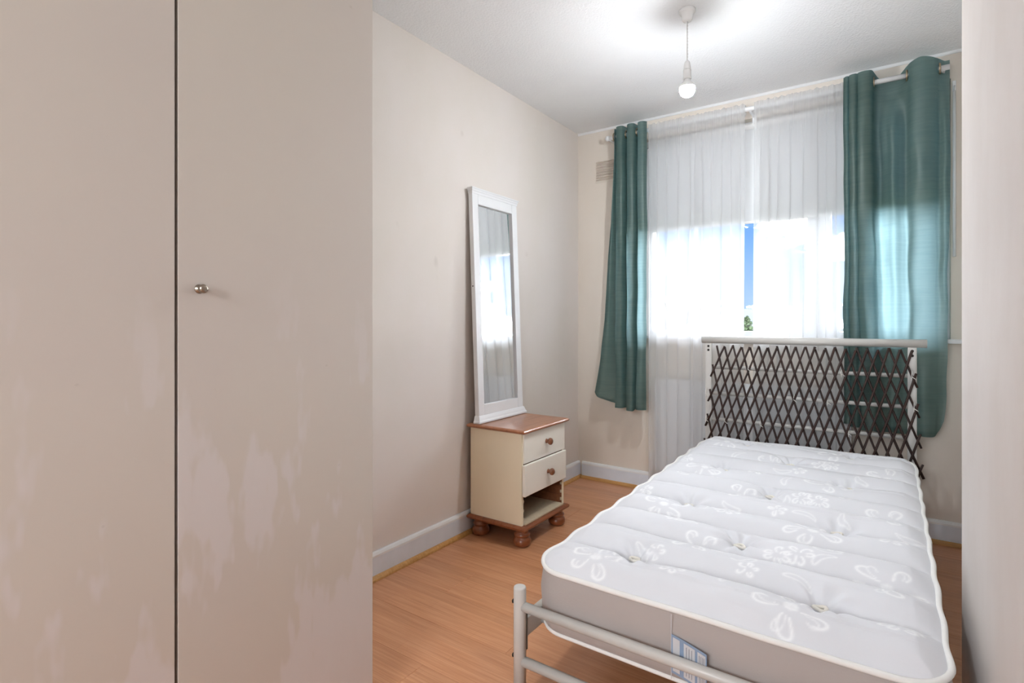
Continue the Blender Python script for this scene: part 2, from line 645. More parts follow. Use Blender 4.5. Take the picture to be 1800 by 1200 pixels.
# ================================================================== window
wy0, wy1 = 3.440, 3.500
wr = MB()
F = .045
wr.box(WX0, WX0 + F, wy0, wy1, WZ0, WZ1).box(WX1 - F, WX1, wy0, wy1, WZ0, WZ1)
wr.box(WX0 + F, WX1 - F, wy0, wy1, WZ0, WZ0 + .028).box(WX0 + F, WX1 - F, wy0, wy1, WZ1 - F, WZ1)
win = struct(wr.build('window_1', M['pvc']), 'white framed window behind the curtains')
XM0, XM1 = -.375, -.315
MB().box(XM0, XM1, wy0, wy1, WZ0 + .028, WZ1 - F, .004).build('mullion', M['pvc'], win)
cs = MB()
c0, c1, cz0, cz1 = XM1 + .002, WX1 - F - .002, WZ0 + .030, WZ1 - F - .002
cy0, cy1 = wy0 - .012, wy1 - .012
cs.box(c0, c0 + .055, cy0, cy1, cz0, cz1, .004).box(c1 - .055, c1, cy0, cy1, cz0, cz1, .004)
cs.box(c0 + .05, c1 - .05, cy0, cy1, cz0, cz0 + .02, .004).box(c0 + .05, c1 - .05, cy0, cy1, cz1 - .05, cz1, .004)
case = cs.build('casement', M['pvc'], win)
hb = MB().box(c0 + .016, c0 + .038, cy0 - .012, cy0, 1.36, 1.44, .003)
hb.box(c0 + .018, c0 + .036, cy0 - .034, cy0 - .012, 1.40, 1.42, .003).box(c0 + .018, c0 + .034, cy0 - .040, cy0 - .026, 1.30, 1.42, .004)
hb.build('handle', M['pvc'], case)
MB().box(WX0 + F, XM0, 3.468, 3.472, WZ0 + .028, WZ1 - F).build('pane', M['glass'], win)
MB().box(c0 + .055, c1 - .055, 3.456, 3.460, cz0 + .02, cz1 - .05).build('pane', M['glass'], case)
sb = MB().prism([(YB - .050, .980), (YB - .050, .994), (YB - .044, 1.0), (3.44, 1.0), (3.44, .980)], 'X', WX0 - .0, WX1)
sb.prism([(YB - .050, .980), (YB - .050, .994), (YB - .044, 1.0), (YB, 1.0), (YB, .980)], 'X', WX0 - .05, WX0)
sb.prism([(YB - .050, .980), (YB - .050, .994), (YB - .044, 1.0), (YB, 1.0), (YB, .980)], 'X', WX1, .36)
sb.build('window_sill', M['white_gloss'], win)

# roller blind in the recess
rb = empty('roller_blind', (-.56, 3.405, 1.67), 'white roller blind pulled halfway down behind the sheer curtains', 'blind')
nx = 30
vv, ff = [], []
for i in range(nx + 1):
    for z in (1.672, 2.222):
        vv.append((WX0 + .02 + (WX1 - WX0 - .04) * i / nx, 3.405 + .0015 * math.sin(i * .9), z))
for i in range(nx):
    ff.append([2 * i, 2 * i + 2, 2 * i + 3, 2 * i + 1])
make('blind_fabric', vv, ff, M['blind'], rb, True)
MB().tube([(WX0 + .012, 3.408, 2.235), (WX1 - .012, 3.408, 2.235)], .019, 14).build('roller', M['white_plastic'], rb)
MB().box(WX0 + .02, WX1 - .02, 3.402, 3.410, 1.662, 1.678, .002).build('bottom_bar', M['white_plastic'], rb)

# air vent high on the window wall
av = empty('air_vent', (-1.535, YB, 2.035), 'painted louvred plaster air vent beside the left teal curtain', 'vent')
MB().box(-1.655, -1.43, YB - .004, YB, 2.035, 2.20, .0015).build('plate', M['wall_back'], av)
for k in range(8):
    z = 2.052 + k * .0172
    MB().prism([(YB - .020, z), (YB - .004, z + .011), (YB - .004, z + .003), (YB - .012, z - .003)], 'X', -1.642, -1.443).build('slat', M['wall_back'], av)

# radiator under the window
rd = empty('radiator', (-.68, 3.33, .14), 'white panel radiator under the window behind the sheer curtains', 'radiator')
rx0, rx1, ry, rz0, rz1 = -1.205, -.16, 3.302, .15, .72
vv, ff = [], []
n = 420
for i in range(n + 1):
    x = rx0 + (rx1 - rx0) * i / n
    ph = (x - rx0) / .036 % 1
    dy = .006 * (.5 - .5 * math.cos(2 * PI * ph)) ** .7
    for z, k in ((rz0, 0), (rz0 + .04, 0), (rz0 + .055, 1), (rz1 - .055, 1), (rz1 - .04, 0), (rz1, 0)):
        vv.append((x, ry + dy * k, z))
for i in range(n):
    for j in range(5):
        ff.append([i * 6 + j, (i + 1) * 6 + j, (i + 1) * 6 + j + 1, i * 6 + j + 1])
MB().add(vv, ff, True).box(rx0, rx1, ry + .007, ry + .016, rz0, rz1, .001).build('panel', M['radiator'], rd)
g = MB().box(rx0 - .002, rx1 + .002, ry - .001, ry + .05, rz1, rz1 + .006, .001)
g.build('top_grille', M['radiator'], rd)
for xx in (rx0 - .002, rx1 - .002):
    MB().box(xx, xx + .004, ry - .001, ry + .05, rz0, rz1, .001).build('side_cover', M['radiator'], rd)
MB().tube([(rx0 - .004, ry + .025, rz0 + .03), (rx0 - .025, ry + .025, rz0 + .03), (rx0 - .030, ry + .025, rz0 + .02), (rx0 - .030, ry + .025, .0)], .0075, 10).build('pipe', M['radiator'], rd)
MB().lathe([(.012, .05), (.014, .055), (.014, .10), (.018, .105), (.018, .145), (.012, .155)], (rx0 - .030, ry + .025, .1), 'Z', 16).build('valve', M['white_plastic'], rd)
for xx in (rx0 + .15, rx1 - .15):
    MB().box(xx, xx + .03, ry + .016, YB, rz0 + .05, rz1 - .06).build('bracket', M['radiator'], rd)

# ================================================================== curtains
ROD_Y, ROD_Z, ROD_R = 3.26, 2.285, .0125
cr_ = empty('curtain_rod', (-.63, ROD_Y, ROD_Z), 'slim white curtain rod above the window', 'curtain rod')
MB().tube([(-1.50, ROD_Y, ROD_Z), (.238, ROD_Y, ROD_Z)], ROD_R, 16).build('rod', M['white_gloss'], cr_)
MB().lathe([(.013, 0), (.017, -.004), (.017, -.018), (.010, -.024)], (-1.498, ROD_Y, ROD_Z), 'X', 16).build('finial', M['white_gloss'], cr_)
for xx in (-1.493, -.637, .214):
    MB().box(xx - .007, xx + .007, ROD_Y - .004, YB, ROD_Z - .0165, ROD_Z - .0135).box(xx - .012, xx + .012, YB - .005, YB, ROD_Z - .05, ROD_Z + .03, .002).build('bracket', M['white_gloss'], cr_)

def spline(P, n):
    """Catmull-Rom through P, n samples"""
    P = np.array(P, float)
    P = np.vstack([2 * P[0] - P[1], P, 2 * P[-1] - P[-2]])
    k = len(P) - 3
    out = []
    for i in range(n):
        t = i / (n - 1) * k
        j = min(int(t), k - 1)
        t -= j
        a, b_, c_, d_ = P[j:j + 4]
        out.append(.5 * (2 * b_ + (c_ - a) * t + (2 * a - 5 * b_ + 4 * c_ - d_) * t * t + (3 * b_ - a - 3 * c_ + d_) * t ** 3))
    return np.array(out)

def drape(rows, nu, nv, wob=.004, seed=0):
    """rows = [(v, [(X, off, z)])] control paths from top (v 0) to hem (v 1)"""
    S = [(v, spline(P, nu)) for v, P in rows]
    vv, ff = [], []
    for j in range(nv + 1):
        t = j / nv
        for q in range(len(S) - 1):
            if S[q][0] <= t <= S[q + 1][0] + 1e-9:
                break
        u = (t - S[q][0]) / (S[q + 1][0] - S[q][0])
        u = u * u * (3 - 2 * u) * .6 + u * .4
        A = S[q][1] * (1 - u) + S[q + 1][1] * u
        for i in range(nu):
            x, off, z = A[i]
            nz = noise.noise(Vector((x * 14 + seed, z * 5, off * 10))) * wob * (.3 + t)
            vv.append((x + nz * .6, ROD_Y + off + nz, z))
    for j in range(nv):
        for i in range(nu - 1):
            a = j * nu + i
            ff.append([a, a + 1, a + nu + 1, a + nu])
    return vv, ff

ZT, ZH = 2.332, .535
def path(xs, offs, z, dz=None):
    return [(x, o_, z + (dz[i] if dz else 0)) for i, (x, o_) in enumerate(zip(xs, offs))]

# left curtain: narrow bunch of pleats, outer edge flaring at the hem
tc_ = empty('eyelet_curtain', (-1.36, ROD_Y, ZH), 'narrow bunched teal eyelet curtain left of the sheers', 'curtain', 'teal eyelet curtains')
LF = [(-1.478, .050), (-1.464, .010), (-1.452, -.020), (-1.440, .020), (-1.418, .052), (-1.404, .040), (-1.424, .006), (-1.434, -.032), (-1.420, -.050), (-1.396, -.050), (-1.384, -.036),
      (-1.376, .004), (-1.350, .044), (-1.336, .034), (-1.352, -.002), (-1.360, -.036), (-1.344, -.054), (-1.322, -.052), (-1.310, -.038),
      (-1.304, .004), (-1.282, .044), (-1.270, .034), (-1.284, -.002), (-1.290, -.034), (-1.274, -.050), (-1.250, -.048), (-1.232, -.026)]
XT = [q[0] for q in LF]
OL = [q[1] for q in LF]
XB = [-1.610, -1.574, -1.540, -1.505, -1.470, -1.446] + [q[0] - .006 for q in LF[6:]]
OB = [.020, -.012, -.002, .012, .024, .018] + [q[1] * .9 - .006 for q in LF[6:]]
XMt = [a * .75 + b_ * .25 for a, b_ in zip(XT, XB)]
rows = [(0, path(XT, OL, ZT)), (.06, path(XT, OL, ZT - .11)), (.35, path(XMt, [a * .9 for a in OL], 1.70)),
        (.75, path([a * .4 + b_ * .6 for a, b_ in zip(XT, XB)], [a * .5 + b_ * .5 for a, b_ in zip(OL, OB)], .99)),
        (1, path(XB, OB, ZH, [.078, .054, .040, .028, .018, .010] + [0] * 6 + [-.012] * 7 + [0] * 8))]
vv, ff = drape(rows, 280, 60, .007, 3)
make('cloth', vv, ff, M['teal'], tc_, True)
def eyelet(x, parent):
    MB().torus((x, ROD_Y, ROD_Z), .0235, .0042, 'X', 24, 8).build('eyelet', M['brass'], parent)
for x in (-1.461, -1.427, -1.377, -1.351, -1.305, -1.284):
    eyelet(x, tc_)
# stitched hem band
def hem(vv, nu, nv, parent, z_up=.045, d=-.0018):
    """a second layer over the foot of the cloth"""
    A = np.array(vv).reshape(nv + 1, nu, 3)
    k = max(1, int(round(z_up / (A[0, 0, 2] - A[-1, nu // 2, 2]) * nv)))
    S = A[nv - k:].copy()
    S[:, :, 1] += d
    n_ = S.shape[0]
    f_ = [[j * nu + i, j * nu + i + 1, (j + 1) * nu + i + 1, (j + 1) * nu + i] for j in range(n_ - 1) for i in range(nu - 1)]
    make('hem', S.reshape(-1, 3).tolist(), f_, M['teal'], parent, True)
hem(vv, 280, 60, tc_)

# right curtain: tight pleats then a wide slack panel
tr_ = empty('eyelet_curtain', (.02, ROD_Y, ZH), 'wide slack teal eyelet curtain behind the headboard, glowing with daylight', 'curtain', 'teal eyelet curtains')
FOLD = [(-.186, .042), (-.140, .046), (-.128, .036), (-.150, .022), (-.180, .004), (-.188, -.016), (-.178, -.034), (-.166, -.034),
        (-.150, -.004), (-.118, .022), (-.110, .012), (-.136, -.006), (-.160, -.022), (-.160, -.040), (-.142, -.050), (-.128, -.042),
        (-.100, -.004), (-.070, .014), (-.064, .002), (-.094, -.016), (-.124, -.034), (-.122, -.052), (-.098, -.062), (-.070, -.052)]
XT = [q[0] for q in FOLD] + [-.058, -.040, -.010, .020, .050, .074, .092, .125, .160, .185, .200, .220, .240]
OT = [q[1] for q in FOLD] + [-.006, .030, .040, .040, .030, .000, -.032, -.044, -.040, -.025, .000, .026, .034]
DT = [0] * 24 + [0, -.018, -.040, -.044, -.022, 0, .006, .014, .008, 0, 0, -.004, -.002]
OM = [q[1] for q in FOLD] + [-.016, .022, .004, -.016, .022, .038, -.020, -.040, -.036, -.012, .014, -.006, .010]
OBt = [q[1] * .9 for q in FOLD] + [-.020, .008, .016, .006, .014, .012, -.006, -.016, -.016, -.010, -.002, .004, .006]
XBt = [-.188 + (q[0] + .188) * 1.12 for q in FOLD] + [-.036, -.014, .012, .036, .060, .084, .106, .132, .158, .180, .198, .216, .232]
XMd = [a * .5 + b_ * .5 for a, b_ in zip(XT, XBt)]
XMd[-1] -= .004
rows = [(0, path(XT, OT, ZT, DT)), (.055, path(XT, OT, ZT - .10, [q * .7 for q in DT])), (.16, path(XT, OM, 2.04)), (.36, path([a * .8 + b_ * .2 for a, b_ in zip(XT, XBt)], OM, 1.69)),
        (.55, path(XMd, [o_ * .85 for o_ in OM], 1.34)), (.80, path(XBt, OBt, .90)),
        (1, path(XBt[:-3] + [.190, .204, .216], OBt, ZH, [.03] * 8 + [.018] * 8 + [.008] * 8 + [0] * 9 + [.004, .020, .045, .080]))]
vv, ff = drape(rows, 320, 80, .015, 11)
make('cloth', vv, ff, M['teal'], tr_, True)
for x in (-.183, -.147, -.130, -.060, .074, .200):
    eyelet(x, tr_)
hem(vv, 320, 80, tr_, .05)

# sheers
def sheer(name, x0, x1, label, seed, lean):
    rt = empty(name, ((x0 + x1) / 2, ROD_Y, .05), label, 'curtain', 'white sheer curtains')
    r = random.Random(seed)
    ph, u = [0], 0
    fold = []
    x = x0
    while x < x1:
        wl = r.uniform(.060, .150)
        fold.append((x, wl, r.uniform(.010, .018), r.uniform(.008, .019)))
        x += wl
    nu, nv = 300, 44
    vv, ff = [], []
    for j in range(nv + 1):
        t = j / nv
        z = 2.312 - (2.312 - .045) * t ** 1.15
        a = min(1, max(0, (2.275 - z) / .35))
        for i in range(nu + 1):
            s_ = i / nu
            xx = x0 + (x1 - x0) * s_
            for (fx, wl, am, sx) in fold:
                if fx <= xx <= fx + wl:
                    break
            p = (xx - fx) / wl
            edge = min(1, s_ * 12, (1 - s_) * 12)
            dy = am * math.sin(2 * PI * p) * a * edge
            dx = -sx * math.sin(4 * PI * p) * a * edge
            g_ = noise.noise(Vector((xx * 85, seed, z * 2))) * .006 * (1 - a * .96)
            dz = noise.noise(Vector((xx * 60, seed + 4, 0))) * .008 * (1 if j == 0 else 0)
            sway = lean(s_, t)
            vv.append((xx + dx + sway, ROD_Y - .019 + dy * .9 + g_ + .006 * a, z + dz))
    for j in range(nv):
        for i in range(nu):
            q = j * (nu + 1) + i
            ff.append([q, q + 1, q + nu + 2, q + nu + 1])
    make('cloth', vv, ff, M['sheer'], rt, True)
    vv, ff = [], []                      # gathered rod pocket behind the rod
    for i in range(nu + 1):
        xx = x0 + (x1 - x0) * i / nu
        g_ = noise.noise(Vector((xx * 90, seed + 9, 0))) * .006
        for (y_, z_) in ((ROD_Y - .012, 2.309), (ROD_Y + .017 + g_, 2.30 + g_), (ROD_Y + .018 + g_, 2.268), (ROD_Y - .004, 2.245)):
            vv.append((xx, y_, z_))
    for i in range(nu):
        for j in range(3):
            ff.append([i * 4 + j, i * 4 + 4 + j, i * 4 + 5 + j, i * 4 + 1 + j])
    make('rod_pocket', vv, ff, M['sheer'], rt, True)
    return rt
sheer('sheer_curtain', -1.226, -.661, 'long white sheer curtain panel left of the blue sky gap', 5, lambda s_, t: -.012 * t * s_ + .0 * t)
sheer('sheer_curtain', -.614, -.160, 'long white sheer curtain panel right of the blue sky gap', 21, lambda s_, t: -.010 * t * (1 - s_))

# slim wand on its hook at the right of the window
wd = empty('blind_wand', (.268, YB, 1.35), 'slim white wand hanging from a hook right of the teal curtain', 'wand')
MB().tube([(.262, YB - .018, 2.20), (.262, YB - .018, 1.40)], .0065, 10).build('wand', M['white_gloss'], wd)
MB().box(.256, .270, YB - .006, YB, 2.205, 2.255, .002).torus((.263, YB - .018, 2.215), .010, .0025, 'X', 14, 6).box(.261, .265, YB - .012, YB, 2.222, 2.228).build('hook', M['white_gloss'], wd)

# ================================================================== wardrobe
WDX = -1.20
wb = empty('wardrobe', (-1.49, .5, 0), 'tall flat beige wardrobe with two doors and pale rubbed smears', 'wardrobe')
body = MB()
body.box(XL + .002, WDX - .022, -.02, .0, .07, 2.16).box(XL + .002, WDX - .022, 1.012, 1.030, .07, 2.16)
body.box(XL + .002, WDX - .022, .0, 1.012, .07, .09).box(XL + .002, WDX - .022, .0, 1.012, 2.14, 2.16)
body.box(XL + .002, XL + .010, .0, 1.012, .09, 2.14)
body.build('body', M['wardrobe'], wb)
MB().box(XL + .01, WDX - .0225, .503, .529, .09, 2.14).build('partition', M['dark_gap'], wb)
MB().box(XL + .04, WDX - .06, -.015, 1.025, .0, .07).build('plinth', M['wardrobe'], wb)
d1 = MB().box(WDX - .019, WDX, -.018, .5115, .012, 2.158, .0012).build('door', M['wardrobe'], wb)
d2 = MB().box(WDX - .019, WDX, .5180, 1.029, .012, 2.158, .0012).build('door', M['wardrobe'], wb)
kz = 1.155
k = MB().lathe([(.0095, 0), (.0098, .001), (.0085, .003), (.0052, .0045), (.0050, .010), (.0070, .0125), (.0092, .016), (.0095, .019), (.0086, .0225), (.0060, .0248), (.002, .0256)], (WDX, .559, kz), 'X', 28)
k.build('knob', M['brushed'], d2)['label'] = 'round brushed metal knob'

# ================================================================== bedside cabinet
cb = empty('bedside_cabinet', (-1.59, 2.34, 0), 'cream bedside cabinet with brown top, its bottom drawer missing', 'cabinet')
cx0, cx1, cy0_, cy1_ = -1.752, -1.438, 2.142, 2.548
ct = .548
def moulded(name, x0, x1, y0, y1, z0, z1, mat, inset=.008):
    h = z1 - z0
    lv = [(inset, 0), (inset * .35, h * .18), (0, h * .40), (0, h * .62), (inset * .5, h * .85), (inset * 1.3, h)]
    vv, ff = [], []
    for d, z in lv:
        vv += [(x0 + d, y0 + d, z0 + z), (x1 - d, y0 + d, z0 + z), (x1 - d, y1 - d, z0 + z), (x0 + d, y1 - d, z0 + z)]
    for i in range(len(lv) - 1):
        for k_ in range(4):
            ff.append([i * 4 + k_, i * 4 + (k_ + 1) % 4, i * 4 + 4 + (k_ + 1) % 4, i * 4 + 4 + k_])
    ff += [[3, 2, 1, 0], [len(vv) - 4, len(vv) - 3, len(vv) - 2, len(vv) - 1]]
    return make(name, vv, ff, mat, cb)
moulded('top', -1.766, -1.412, 2.125, 2.566, ct, ct + .019, M['pine_top'])
moulded('base', -1.766, -1.412, 2.125, 2.566, .082, .106, M['pine'])
MB().box(cx0, cx1, cy0_, cy0_ + .014, .106, ct).build('side_panel', M['cream'], cb)
MB().box(cx0, cx1, cy1_ - .014, cy1_, .106, ct).build('side_panel', M['cream'], cb)
for s_, yy in ((1, cy0_ + .014), (-1, cy1_ - .014)):
    MB().box(cx0 + .004, cx1 - .004, min(yy, yy + s_ * .003), max(yy, yy + s_ * .003), .110, ct).build('side_lining', M['inner_wood'], cb)
MB().box(cx0, cx0 + .006, cy0_ + .017, cy1_ - .017, .110, ct).build('back_panel', M['inner_wood'], cb)
MB().box(cx0 + .006, cx1 + .010, cy0_ + .019, cy1_ - .019, .1065, .114, .001).build('bottom_board', M['chipboard'], cb)
for yy, s_ in ((cy0_ + .017, 1), (cy1_ - .017, -1)):
    for zz in (.145, .195):
        MB().box(cx0 + .02, cx1 - .004, min(yy, yy + s_ * .006), max(yy, yy + s_ * .006), zz, zz + .012, .001).build('drawer_runner', M['inner_wood'], cb)
    for zz in (.128, .168, .212):
        MB().box(cx1 - .010, cx1 - .001, min(yy, yy + s_ * .006), max(yy, yy + s_ * .006), zz, zz + .014, .001).build('broken_clip', M['chipboard'], cb)
def drawer(z0, z1, px, gap0, gap1):
    dr = MB().box(cx1 + px - .016, cx1 + px, cy0_ + gap0, cy1_ - gap1, z0, z1, .003).build('drawer', M['cream_front_lit'], cb)
    dx0, dx1 = cx0 + .03, cx1 + px - .016
    bx_ = MB().box(dx0, dx1, cy0_ + .026, cy0_ + .036, z0 + .012, z1 - .02).box(dx0, dx1, cy1_ - .036, cy1_ - .026, z0 + .012, z1 - .02)
    bx_.box(dx0, dx0 + .01, cy0_ + .036, cy1_ - .036, z0 + .012, z1 - .02).box(dx0, dx1, cy0_ + .036, cy1_ - .036, z0 + .012, z0 + .018)
    bx_.build('drawer_box', M['inner_wood'], dr)
    kp = [(.0115, 0), (.0105, .003), (.0090, .007), (.0095, .011), (.0140, .015), (.0172, .020), (.0178, .024), (.0165, .029), (.0120, .033), (.0060, .0348), (.001, .0352)]
    MB().lathe(kp, (cx1 + px, (cy0_ + cy1_) / 2 + .012, (z0 + z1) / 2 + .004), 'X', 24).build('knob', M['knob_wood'], dr)
    return dr
drawer(.402, .546, .008, .010, .002)
drawer(.247, .397, .018, .002, .004)
foot = [(.030, 0), (.040, .006), (.0445, .016), (.045, .026), (.041, .038), (.034, .044), (.0335, .048), (.039, .052), (.040, .058), (.034, .064), (.030, .070), (.034, .078), (.034, .082)]
for xx in (-1.715, -1.460):
    for yy in (2.178, 2.513):
        MB().lathe([(r, z + .0003) for r, z in foot], (xx, yy, 0), 'Z', 28).build('bun_foot', M['pine'], cb)

# ================================================================== mirror leaning on the wall, standing on the cabinet
mr_ = empty('leaning_mirror', (-1.70, 2.35, ct + .019), 'tall white framed mirror leaning on the wall above the cabinet', 'mirror')
mz0, mz1, my0, my1 = ct + .0198, 1.775, 2.150, 2.552
th = math.atan2(.048, mz1 - mz0)
PV = Vector((-1.728, 0, mz0))
LEAN = Matrix.Translation(PV) @ Matrix.Rotation(-th, 4, 'Y')
def lean(b_):
    return b_.xf(LEAN)
mh = (mz1 - mz0) / math.cos(th)
ft = .026                      # thickness, local x from 0 (back) to ft (front)
def rail(y0, y1, z0, z1):
    return MB().box(0, ft, y0, y1, z0, z1, .003)
lean(rail(my0, my0 + .048, .035, mh - .022)).build('stile', M['mirror_frame'], mr_)
lean(rail(my1 - .048, my1, .035, mh - .022)).build('stile', M['mirror_frame'], mr_)
lean(rail(my0 + .048, my1 - .048, .035, .090)).build('bottom_rail', M['mirror_frame'], mr_)
lean(rail(my0 + .048, my1 - .048, mh - .082, mh - .022)).build('top_rail', M['mirror_frame'], mr_)
def cornice(prof, y0, y1):
    vv, ff = [], []
    for d, z in prof:
        vv += [(0, y0 - d, z), (ft + d, y0 - d, z), (ft + d, y1 + d, z), (0, y1 + d, z)]
    for i in range(len(prof) - 1):
        for k_ in range(4):
            ff.append([i * 4 + k_, i * 4 + (k_ + 1) % 4, i * 4 + 4 + (k_ + 1) % 4, i * 4 + 4 + k_])
    ff += [[3, 2, 1, 0], [len(vv) - 4, len(vv) - 3, len(vv) - 2, len(vv) - 1]]
    return MB().add(vv, ff)
lean(cornice([(.002, mh - .030), (.003, mh - .020), (.006, mh - .014), (.006, mh - .010), (.010, mh - .003), (.010, mh)], my0, my1)).build('cornice', M['mirror_frame'], mr_)
lean(cornice([(.015, .0), (.015, .008), (.011, .014), (.008, .024), (.003, .036), (.001, .037)], my0, my1)).build('foot_moulding', M['mirror_frame'], mr_)
gy0, gy1, gz0, gz1 = my0 + .046, my1 - .046, .088, mh - .080
lean(MB().box(ft - .016, ft - .013, gy0, gy1, gz0, gz1)).build('mirror_glass', M['mirror'], mr_)
lean(MB().box(.002, .008, my0 + .01, my1 - .01, .04, mh - .03)).build('backing_board', M['chipboard'], mr_)
lean(MB().lathe([(.0035, 0), (.0035, .0012)], (.012, my0 - .001, .70), 'Y', 10)).build('screw_hole', M['steel'], mr_)

# ================================================================== bed frame
BX0, BX1, BYF, BYH = -.835, .092, 1.235, 3.15
bd = empty('bed_frame', ((BX0 + BX1) / 2, 2.2, 0), 'white metal single bed frame with tubular foot rails', 'bed')
for xx in (BX0, BX1):
    o = MB().tube([(xx, BYF, .0), (xx, BYF, .351), (xx, BYF, .354), (xx, BYF, .3555)], [.0175, .0175, .0165, .013], 20).build('foot_post', M['bed_paint'], bd)
    for zz in (.305, .156):
        MB().lathe([(.006, 0), (.0065, -.002), (.004, -.0045)], (xx - .017, BYF - .004, zz + .006), 'X', 12).build('bolt', M['steel'], o)
for zz in (.302, .152):
    MB().tube([(BX0 + .012, BYF, zz), (BX1 - .012, BYF, zz)], .0135, 16).build('foot_rail', M['bed_paint'], bd)
for xx, sg in ((BX0, 1), (BX1, -1)):
    MB().box(min(xx + sg * .004, xx + sg * .012), max(xx + sg * .004, xx + sg * .012), BYF + .0165, BYF + .022, .175, .275, .001).box(xx - .012, xx + .012, BYF + .0165, BYF + .021, .175, .275, .001).build('bracket_plate', M['bed_paint'], bd)
    MB().box(xx - .0125, xx + .0125, BYF + .021, BYH - .01, .212, .262, .002).build('side_rail', M['bed_paint'], bd)
for k in range(13):
    yy = BYF + .10 + k * .1445
    MB().tube([(BX0 + .012, yy, .222), (BX1 - .012, yy, .222)], .009, 10).build('slat', M['bed_paint'], bd)
# headboard
for xx in (BX0, BX1):
    o = MB().box(xx - .018, xx + .018, BYH - .010, BYH + .010, .0, .966, .006)
    o = o.build('head_post', M['bed_paint'], bd)
    for zz in (.948, .926):
        MB().lathe([(.0065, 0), (.006, -.003), (.003, -.0045)], (xx, BYH - .010, zz), 'Y', 12).build('bolt', M['steel'], o)
MB().tube([(-.872, BYH, .983), (.148, BYH, .983)], .0195, 20).build('top_rail', M['bed_paint'], bd)
for zz in (.830, .684, .538, .392, .26):
    MB().tube([(BX0 + .017, BYH, zz), (BX1 - .017, BYH, zz)], .0098, 12).build('headboard_bar', M['bed_paint'], bd)

# ================================================================== trellis tied to the headboard
tl = empty('willow_trellis', (-.36, BYH - .03, .33), 'dark brown diamond twig trellis tied across the headboard', 'trellis')
TZ0, TZ1 = .325, .952
def tx(u, t):
    xl = -.786 - .066 * t
    xr = .090 + .034 * t
    return xl + (xr - xl) * u
SL = .225
NT = 20
r2 = random.Random(4)
for sg in (1, -1):
    ks = range(-5, NT + 1) if sg > 0 else range(0, NT + 6)
    for k in ks:
        u0 = k / NT
        ta, tb = 0.0, 1.0
        lo, hi = -.012, 1.012
        if sg > 0:
            if u0 < lo: ta = (lo - u0) / SL
            if u0 + SL > hi: tb = (hi - u0) / SL
        else:
            if u0 > hi: ta = (u0 - hi) / SL
            if u0 - SL < lo: tb = (u0 - lo) / SL
        if tb - ta < .08:
            continue
        pts = []
        jt, je = r2.uniform(-.008, .010), r2.uniform(-.01, .012)
        for q in range(5):
            t = ta + (tb - ta) * q / 4
            zz = TZ1 - (TZ1 - TZ0) * t + (jt if q == 0 and ta == 0 else 0) + (je if q == 4 and tb == 1 else 0)
            xx = tx(u0 + sg * SL * t, t) + r2.uniform(-.0012, .0012)
            pts.append((xx, BYH - .0275 - (.0095 if sg < 0 else 0) + r2.uniform(-.0006, .0006), zz))
        MB().tube(pts, r2.uniform(.0048, .0058), 7).build('stick', M['twig'], tl)
for xx, zz in ((-.842, .684), (-.842, .538), (.090, .830), (.098, .684), (.10, .40), (-.62, .830), (-.56, .538), (-.40, .684), (-.25, .684), (-.16, .538), (-.19, .830), (-.74, .538)):
    MB().torus((xx, BYH - .017, zz), .0215 if abs(xx - .095) > .02 and abs(xx + .842) > .02 else .026, .0016, 'X', 18, 6).tube([(xx, BYH - .042, zz), (xx + .008, BYH - .046, zz - .006), (xx + .016, BYH - .047, zz - .012)], .0014, 6).build('tie', M['tie'], tl)

# ================================================================== mattress
mt = empty('mattress', (-.36, 2.18, .235), 'white tufted single mattress with floral damask lying on the bed frame', 'mattress')
MX0, MX1, MY0, MY1 = -.815, .098, 1.268, 3.086
RC = .085
SP = .1735
TUFTS = []
for k in range(12):
    yy = 1.45 + k * .2535
    for xx in ((-.590, -.130) if k % 2 == 0 else (-.362,)):
        if yy < 3.04:
            TUFTS.append((xx, yy))
def ztop(y):
    return .405 + .036 * (y - MY0) / (MY1 - MY0)
def wave(y):
    return .5 - .5 * math.cos(2 * PI * (y - 1.45) / SP)
def edge_d(x, y):
    return min(x - MX0, MX1 - x, y - MY0, MY1 - y)
nxg, nyg = 228, 456
GX = np.linspace(MX0, MX1, nxg + 1)
GY = np.linspace(MY0, MY1, nyg + 1)
def rc(x, y):
    """square corner -> round corner"""
    cxm = MX0 + RC if x < MX0 + RC else (MX1 - RC if x > MX1 - RC else None)
    cym = MY0 + RC if y < MY0 + RC else (MY1 - RC if y > MY1 - RC else None)
    if cxm is None or cym is None:
        return x, y
    u, v_ = (x - cxm) / RC, (y - cym) / RC
    return cxm + RC * u * math.sqrt(1 - v_ * v_ / 2), cym + RC * v_ * math.sqrt(1 - u * u / 2)
def topz(x, y, d):
    h = .020 * (1 - math.exp(-d / .030))
    near = min(1, d / .05)
    s_ = abs(math.sin(PI * (y - 1.45) / SP))
    lam = .55 + .45 * noise.noise(Vector((x * 3, round((y - 1.45) / SP) * 7.1, 2.2)))
    flat = 1.0
    for (a, b_) in TUFTS:
        r2_ = (x - a) ** 2 + (y - b_) ** 2
        if r2_ < .02:
            flat -= math.exp(-r2_ / .0011)
    h += .0290 * (s_ ** .62) * near * (.75 + .5 * lam) * flat - .013 * near
    h += .004 * noise.noise(Vector((x * 9, y * 9, 0))) * near + .0016 * noise.noise(Vector((x * 28, y * 22, 5))) * near
    for (a, b_) in TUFTS:
        ddx, ddy = x - a, y - b_
        r2_ = ddx * ddx + ddy * ddy
        if r2_ < .03:
            r_ = math.sqrt(r2_)
            th_ = math.atan2(ddy, ddx)
            h -= .008 * math.exp(-(r_ / .024) ** 2) + .013 * math.exp(-(r_ / .090) ** 2)
            h += .0060 * math.cos(7 * th_ + a * 31 + b_ * 17) * math.exp(-((r_ - .050) / .030) ** 2)
    return ztop(y) + h
vv = []
